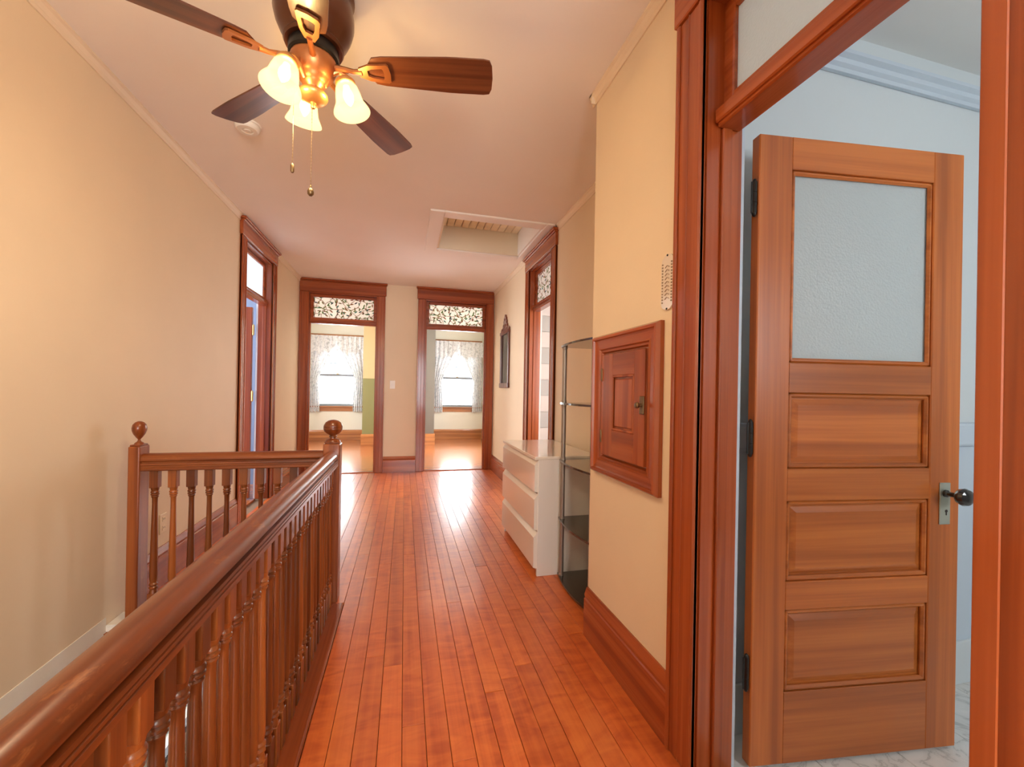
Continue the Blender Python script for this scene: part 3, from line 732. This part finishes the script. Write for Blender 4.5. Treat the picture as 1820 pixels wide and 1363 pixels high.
fin.lathe([(.024, .892), (.020, .900), (.010, .906), (.006, .914), (.007, .918), (.016, .928), (.027, .944), (.034, .962), (.035, .976), (.031, .992), (.020, 1.004), (.008, 1.009), (0, 1.010)], -1.306, RY, 0, 20, sx=.85)
obj('ball_finial', fin, 'rail_z', n2, smooth=True)

# ------------------------------------------------------------------ ceiling fan
FX, FY = -.346, 1.674
fan = thing('ceiling_fan', 'five blade ceiling fan with three lit bell shaped glass shades', 'ceiling fan', (FX, FY, H))
def loc(z): return Vector((0, 0, z-H))
hs = MB().lathe([(0, 0), (.132, 0), (.137, -.008), (.137, -.030), (.129, -.040), (.126, -.050), (.131, -.066), (.137, -.095), (.137, -.125), (.130, -.155), (.117, -.185), (.104, -.205), (.100, -.215), (.103, -.222), (.098, -.232), (.0, -.234)], n=48)
obj('motor_housing', hs, 'bronze', fan, local=True, smooth=True)
fw_ = MB().lathe([(0, -.233), (.084, -.233), (.086, -.240), (.086, -.268), (.080, -.274), (0, -.275)], n=40)
for k in range(28):
    a = 2*PI*k/28; fw_.box(-.001, .001, .083, .0875, -.266, -.242); 
obj('flywheel', fw_, 'dark_metal', fan, local=True, smooth=True)
sh = MB().lathe([(0, -.274), (.078, -.274), (.080, -.282), (.078, -.300), (.070, -.322), (.056, -.340), (.052, -.344), (.050, -.350), (.043, -.358), (.040, -.362), (.036, -.372), (.030, -.376), (.026, -.386), (.030, -.390), (.0, -.391)], n=40)
obj('switch_housing', sh, 'copper', fan, local=True, smooth=True)
ft = MB().lathe([(0, -.388), (.030, -.388), (.044, -.393), (.050, -.400), (.051, -.408), (.047, -.416), (.036, -.426), (.020, -.432), (.012, -.434), (.008, -.440), (.009, -.446), (.006, -.452), (0, -.454)], n=36)
obj('fitter', ft, 'gold_copper', fan, local=True, smooth=True)
GX, GY = .030, .085
T0 = -10.2
def blade_mesh():
    pts = []
    r0, r1 = .185, .66
    n = 14
    up = []; dn = []
    for k in range(n+1):
        t = k/n; x = r0+(r1-r0)*t
        wd = .052+.018*min(1, t*1.5)
        if t < .12: wd *= math.sqrt(max(0, 1-((.12-t)/.12)**2))*.9+.1*1
        up.append((x, wd)); dn.append((x, -wd))
    # slightly rounded tip
    up[-1] = (r1-.012, up[-1][1]-.004); dn[-1] = (r1-.012, dn[-1][1]+.004)
    tip = [(r1-.003, .045), (r1, .0), (r1-.003, -.045)]
    poly = up+tip+dn[::-1]
    m = MB().prism(poly, lambda a, b, t: Vector((a, b, t)), -.003, .003)
    m.xf(Matrix.Rotation(math.radians(-12), 4, 'X'))
    me = m.mesh('blade'); me.materials.append(M('blade_wood')); return me
def iron_mesh():
    m = MB()
    m.tube([(.070, 0, .004), (.11, 0, -.002), (.145, 0, -.010), (.175, 0, -.010)], [.012, .010, .009, .011], 8)
    # open trapezoid plate
    o = [(.165, .016), (.20, .030), (.268, .036), (.276, .030), (.280, 0), (.276, -.030), (.268, -.036), (.20, -.030), (.165, -.016)]
    i = [(.196, .010), (.212, .017), (.250, .021), (.254, .016), (.256, 0), (.254, -.016), (.250, -.021), (.212, -.017), (.196, -.010)]
    for zz, r in ((0, 1),):
        A = [m.bm.verts.new((a, b, -.0135)) for a, b in o]; B = [m.bm.verts.new((a, b, -.0135)) for a, b in i]
        A2 = [m.bm.verts.new((a, b, -.005)) for a, b in o]; B2 = [m.bm.verts.new((a, b, -.005)) for a, b in i]
        L = len(o)
        for k in range(L):
            j = (k+1) % L
            m.bm.faces.new((A[k], A[j], B[j], B[k])); m.bm.faces.new((A2[k], A2[j], B2[j], B2[k])); m.bm.faces.new((A[k], A[j], A2[j], A2[k])); m.bm.faces.new((B[k], B[j], B2[j], B2[k]))
    m.xf(Matrix.Rotation(math.radians(-12), 4, 'X'))
    me = m.mesh('blade_iron', smooth=True); me.materials.append(M('copper')); return me
bme, ime = blade_mesh(), iron_mesh()
for k in range(5):
    a = math.radians(T0+72*k)
    slope = GX*math.cos(a)+GY*math.sin(a)
    mt = Matrix.Translation((0, 0, -.300)) @ Matrix.Rotation(a, 4, 'Z') @ Matrix.Rotation(-math.atan(slope), 4, 'Y')
    o = bpy.data.objects.new('blade', bme); COL.objects.link(o); o.parent = fan; o.matrix_local = mt
    q = bpy.data.objects.new('blade_iron', ime); COL.objects.link(q); q.parent = o
def shade_mesh():
    m = MB(); prof = [(.024, 0), (.032, -.006), (.040, -.020), (.045, -.042), (.048, -.062), (.0505, -.074), (.052, -.078), (.057, -.088), (.064, -.102), (.066, -.108)]
    m.lathe(prof+[(r-.003, z) for r, z in prof[::-1]], n=36, cap=False)
    me = m.mesh('lamp_shade', smooth=True); me.materials.append(M('lamp_shade_glass')); return me
def bulb_mesh():
    me = MB().lathe([(.011, 0), (.012, -.012), (.018, -.030), (.0195, -.042), (.016, -.056), (.009, -.068), (.003, -.076), (0, -.078)], n=16).mesh('bulb', smooth=True); me.materials.append(M('bulb_glow')); return me
sm, bm_ = shade_mesh(), bulb_mesh()
for ang, zt_, tilt in ((235, 2.315, 14), (115, 2.345, 14), (355, 2.335, 14)):
    a = math.radians(ang); d = Vector((math.cos(a), math.sin(a), 0)); rt = .112
    top = d*rt+loc(zt_)
    mt = Matrix.Translation(top) @ Matrix.Rotation(a, 4, 'Z') @ Matrix.Rotation(-math.radians(tilt), 4, 'Y')
    p0 = d*.040+loc(H-.366); p1 = d*.062+loc(zt_+.028); p2 = d*.090+loc(zt_+.040); p3 = d*.118+loc(zt_+.026)
    am = MB().tube([p0, d*.050+loc(zt_+.012), p1, p2, p3], [.007, .008, .009, .0085, .008], 8)
    obj('lamp_arm', am, 'gold_copper', fan, local=True, smooth=True)
    cp = MB().lathe([(0, .026), (.012, .024), (.018, .018), (.030, .012), (.036, .004), (.036, -.006), (.030, -.010), (.0, -.010)], n=28).xf(mt)
    obj('shade_holder', cp, 'gold_copper', fan, local=True, smooth=True)
    so = bpy.data.objects.new('lamp_shade', sm); COL.objects.link(so); so.parent = fan; so.matrix_local = mt
    bo = bpy.data.objects.new('bulb', bm_); COL.objects.link(bo); bo.parent = so; bo.location = (0, 0, -.006)
    li = bpy.data.lights.new('lamp', 'POINT'); li.energy = LAMP_W; li.color = LAMP_COL; li.shadow_soft_size = .028
    lo_ = bpy.data.objects.new('lamp', li); COL.objects.link(lo_); lo_.location = Vector((FX, FY, H))+(mt @ Vector((0, 0, -.082)))
for (px, py, ztop, zend, kind) in ((-.408-FX, -.014, 2.30, 1.985, 0), (-.002, -.004, 2.228, 1.915, 1)):
    L = ztop-zend
    ch = MB().tube([(px, py, ztop-H), (px, py, zend+.02-H)], .0009, 6)
    for i in range(int(L/.012)): ch.lathe([(0, -.0022), (.0020, 0), (0, .0022)], px, py, ztop-H-.012*i-.006, 6)
    co = obj('pull_chain', ch, 'brass_dark', fan, local=True)
    if kind: pu = MB().lathe([(0, .030), (.003, .026), (.003, .018), (.008, .014), (.0115, .004), (.0105, -.006), (.005, -.012), (0, -.013)], px, py, zend-H, 16)
    else: pu = MB().lathe([(0, .026), (.004, .022), (.0065, .016), (.0065, -.004), (.004, -.010), (0, -.011)], px, py, zend-H, 14)
    obj('pull', pu, 'brass_dark', co, local=True, smooth=True)

# ------------------------------------------------------------------ small hatch door on the right wall
cd = thing('chute_door', 'small square wooden hatch door in moulded frame on right wall', 'hatch', (.90, 1.58, .82))
y0, y1, z0, z1 = 1.309, 1.848, .825, 1.463
def frame_piece(pts):
    """mitred frame piece; pts: four corners in (y,z): outer a, outer b, inner b, inner a"""
    m = MB(); prof = [(0, 0), (0, .016), (.10, .030), (.22, .030), (.26, .021), (.34, .019), (.66, .017), (.74, .020), (.80, .012), (.90, .014), (.96, .004), (1, .004), (1, 0)]
    A = []; B = []
    oa, ob, ib, ia = [Vector(p) for p in pts]
    for t, h in prof:
        a = oa.lerp(ia, t); b = ob.lerp(ib, t)
        A.append(m.bm.verts.new((.90-h, a.x, a.y))); B.append(m.bm.verts.new((.90-h, b.x, b.y)))
    n = len(prof)
    for k in range(n): m.bm.faces.new((A[k], A[(k+1) % n], B[(k+1) % n], B[k]))
    m.bm.faces.new(A); m.bm.faces.new(B)
    return m
fw2 = .088
O4 = [(y0, z0), (y1, z0), (y1, z1), (y0, z1)]; I4 = [(y0+fw2, z0+fw2), (y1-fw2, z0+fw2), (y1-fw2, z1-fw2), (y0+fw2, z1-fw2)]
for k in range(4):
    j = (k+1) % 4
    obj('frame', frame_piece([O4[k], O4[j], I4[j], I4[k]]), ('trim_y', 'trim_z')[k % 2], cd)
ly0, ly1, lz0, lz1 = y0+fw2+.004, y1-fw2-.004, z0+fw2+.004, z1-fw2-.004
py0, py1, pz0, pz1 = 1.475, 1.655, 1.035, 1.275
lf = obj('door_leaf', MB().box(.889, .899, ly0, ly1, lz0, lz1, .002), 'trim_z', cd)
for b in ((ly0, py0, lz0, lz1), (py1, ly1, lz0, lz1)): obj('stile', MB().box(.881, .890, b[0], b[1], b[2], b[3], .0015), 'trim_z', lf)
for b in ((py0, py1, lz0, pz0), (py0, py1, pz1, lz1)): obj('rail', MB().box(.881, .890, b[0], b[1], b[2], b[3], .0015), 'trim_y', lf)
pp = MB(); pp.box(.8835, .890, py0+.018, py1-.018, pz0+.018, pz1-.018, .003)
for b in ((py0, py1, pz0, pz0+.010), (py0, py1, pz1-.010, pz1), (py0, py0+.010, pz0, pz1), (py1-.010, py1, pz0, pz1)): pp.box(.879, .889, *b, .003)
obj('panel', pp, 'trim_z', lf)
lt = MB(); lt.box(.872, .881, 1.396, 1.428, 1.12, 1.185, .004, 2)
lt.lathe([(0, 0), (.008, 0), (.006, .010), (.012, .014), (.013, .020), (.008, .025), (0, .026)], n=14).xf(Matrix.Identity(4))
obj('latch', MB().box(.874, .881, 1.398, 1.426, 1.118, 1.188, .004, 2), 'brass_dark', lf)
obj('knob', MB().lathe([(0, 0), (.008, 0), (.006, .008), (.011, .012), (.012, .018), (.008, .023), (0, .024)], n=14).xf(Matrix.Translation((.874, 1.414, 1.153)) @ Matrix.Rotation(-PI/2, 4, 'Y')), 'brass_dark', lf, smooth=True)
for z in (1.00, 1.28): obj('hinge', MB().lathe([(0, -.030), (.004, -.028), (.005, -.024), (.005, .024), (.004, .028), (0, .030)], .880, 1.752, z, 10), 'brass_dark', cd, smooth=True)

# ------------------------------------------------------------------ glass push plate, switch, outlet, smoke detector
pt = thing('push_plate', 'clear beaded glass finger plate screwed beside the bathroom door casing', 'finger plate', (.90, 1.29, 1.6))
poly = []
for k in range(13): a = PI*k/12; poly.append((1.29+.036*math.cos(a), 1.66+.034*math.sin(a)))
for k in range(13): a = PI+PI*k/12; poly.append((1.29+.036*math.cos(a), 1.53+.034*math.sin(a)))
plain('plate_glass', (.80, .70, .58), .10, coat=.8)
plain('plate_bead', (.42, .32, .23), .1, coat=.8)
obj('plate', MB().prism(poly, lambda a, b, t: Vector((t, a, b)), .894, .8995), 'plate_glass', pt)
bd = MB()
for s in (-1, 1):
    for k in range(14): bd.lathe([(0, .0035), (.0035, .001), (.0035, -.001), (0, -.0035)], .893, 1.29+s*.026, 1.525+.0105*k, 6)
for k in range(9):
    bd.tube([(.8935, 1.29-.012, 1.535+.014*k), (.8925, 1.29, 1.541+.014*k), (.8935, 1.29+.012, 1.535+.014*k)], .0018, 5)
obj('beading', bd, 'plate_bead', pt)
for z in (1.50, 1.69): obj('screw', MB().lathe([(0, 0), (.004, 0), (.0035, .002), (0, .0025)], n=10).xf(Matrix.Translation((.894, 1.29, z)) @ Matrix.Rotation(-PI/2, 4, 'Y')), 'dark_metal', pt)
swt = thing('light_switch', 'white wall switch plate between the two far doorways', 'light switch', (-.168, 6.19, 1.25))
obj('plate', MB().box(-.204, -.133, 6.183, 6.19, 1.195, 1.312, .004, 2), 'plastic_white', swt); obj('toggle', MB().box(-.174, -.163, 6.172, 6.184, 1.242, 1.266, .002), 'plastic_white', swt)
ol = thing('wall_outlet', 'ivory duplex wall outlet on left wall above the baseboard', 'outlet', (-1.40, 2.955, .36))
op = obj('plate', MB().box(-1.40, -1.394, 2.918, 2.992, .302, .420, .004, 2), 'plastic_ivory', ol)
for z in (.335, .387):
    s = obj('socket', MB().box(-1.3945, -1.391, 2.940, 2.970, z-.014, z+.014, .003), 'plastic_ivory', ol)
    m_ = MB()
    for dy in (-.007, .006): m_.box(-1.3915, -1.3905, 2.955+dy, 2.9575+dy, z-.004, z+.007)
    obj('slot', m_, 'dark_slot', s)
smk = thing('smoke_detector', 'round white smoke detector on the ceiling behind a fan blade', 'smoke detector', (-.888, 2.66, H))
obj('base', MB().lathe([(0, 0), (.068, 0), (.068, -.010), (0, -.010)], -.888, 2.66, H, 32), 'plastic_white', smk, smooth=True)
obj('cover', MB().lathe([(.060, -.010), (.062, -.016), (.060, -.028), (.052, -.036), (.030, -.038), (.028, -.034), (.018, -.034), (.016, -.039), (0, -.040)], -.888, 2.66, H, 32), 'plastic_white', smk, smooth=True)

# ------------------------------------------------------------------ mirror
mr = thing('wall_mirror', 'narrow dark wood mirror with carved crest on the right wall', 'mirror', (1.30, 5.39, 1.25))
my0, my1, mz0, mz1 = 5.165, 5.625, 1.255, 1.985
for b in ((my0, my0+.05, mz0, mz1), (my1-.05, my1, mz0, mz1)): obj('frame', MB().box(1.272, 1.30, *b, .006), 'mirror_wood', mr)
for b in ((my0-.008, my1+.008, mz0-.02, mz0+.045), (my0-.008, my1+.008, mz1-.035, mz1+.01)): obj('frame', MB().box(1.266, 1.30, *b, .006), 'mirror_wood', mr)
obj('glass', MB().box(1.290, 1.297, my0+.045, my1-.045, mz0+.03, mz1-.03), 'mirror_glass', mr)
cx_ = (my0+my1)/2
cp_ = [(-.23, 0), (.23, 0), (.225, .025), (.17, .05), (.15, .035), (.12, .05), (.11, .085), (.075, .10), (.085, .13), (.06, .15), (.055, .18), (.03, .185), (.02, .21), (0, .222), (-.02, .21), (-.03, .185), (-.055, .18), (-.06, .15), (-.085, .13), (-.075, .10), (-.11, .085), (-.12, .05), (-.15, .035), (-.17, .05), (-.225, .025)]
obj('crest', MB().prism(cp_, lambda a, b, t: Vector((t, cx_+a, mz1+.008+b)), 1.278, 1.299), 'mirror_wood', mr)
for dy, dz, r in ((0, .145, .026), (-.055, .07, .022), (.055, .07, .022), (0, .06, .03), (-.13, .025, .015), (.13, .025, .015)):
    ro = MB().lathe([(0, .012), (r*.5, .010), (r*.8, .004), (r, -.002), (0, -.002)], n=14).xf(Matrix.Translation((1.279, cx_+dy, mz1+.008+dz)) @ Matrix.Rotation(-PI/2, 4, 'Y'))
    obj('rosette', ro, 'mirror_wood', mr, smooth=True)

# ------------------------------------------------------------------ dresser
dr = thing('dresser', 'glossy cream white three drawer dresser against the right wall', 'dresser', (1.06, 3.0, 0))
dx0, dx1, dy0, dy1, dz = .845, 1.272, 2.56, 3.46, .775
obj('top', MB().box(dx0-.022, dx1, dy0-.002, dy1+.002, dz-.022, dz, .004), 'dresser_white', dr)
obj('side_panel', MB().box(dx0+.004, dx1, dy0, dy0+.02, 0, dz-.022, .002), 'dresser_side', dr); obj('side_panel', MB().box(dx0+.004, dx1, dy1-.02, dy1, 0, dz-.022, .002), 'dresser_side', dr)
obj('back_panel', MB().box(dx1-.012, dx1-.002, dy0+.02, dy1-.02, .02, dz-.022), 'dresser_side', dr)
obj('plinth', MB().box(dx0+.03, dx0+.05, dy0+.02, dy1-.02, 0, .055), 'dresser_side', dr)
fz = [(.052, .285), (.298, .530), (.543, .752)]
for a, b in fz:
    m = MB()
    # drawer front with a slanted upper lip used as the pull
    prof = [(.0, a), (-.020, a+.006), (-.020, b-.034), (.004, b), (.016, b), (.016, a)]
    m.prism(prof, lambda p, q, t: Vector((dx0+p, t, q)), dy0+.004, dy1-.004)
    d_ = obj('drawer', m, 'dresser_white', dr)
    obj('drawer_box', MB().box(dx0+.016, dx1-.03, dy0+.03, dy1-.03, a+.02, b-.05), 'dresser_side', d_)

# ------------------------------------------------------------------ shelf stand
sf = thing('shelf_stand', 'tall open stand of smoked glass shelves on grey metal poles', 'shelf', (1.12, 2.30, 0))
def shelf_poly():
    P = [(1.27, 2.045), (1.27, 2.545)]
    for k in range(11):
        t = k/10; P.append((.985-.030*math.sin(PI*t), 2.545-.5*t))
    return P
SZ = (.022, .385, .762, 1.130, 1.498)
for z in SZ:
    obj('shelf', MB().prism(shelf_poly(), lambda a, b, t: Vector((a, b, t)), z-.012, z), 'smoked_shelf' if 'smoked_shelf' in MATS else plain('smoked_shelf', (.055, .042, .032), .12, coat=.4), sf)
for (x, y) in ((.995, 2.075), (.995, 2.505), (1.25, 2.075), (1.25, 2.505)):
    for a, b in zip(SZ, SZ[1:]):
        obj('pole', MB().lathe([(.0, a), (.017, a), (.017, a+.012), (.0145, a+.014), (.0145, b-.026), (.017, b-.024), (.017, b-.0125), (0, b-.0125)], x, y, 0, 14), 'steel', sf, smooth=True)
    obj('foot', MB().lathe([(0, 0), (.012, 0), (.012, .0095), (0, .0095)], x, y, 0, 12), 'dark_metal', sf)
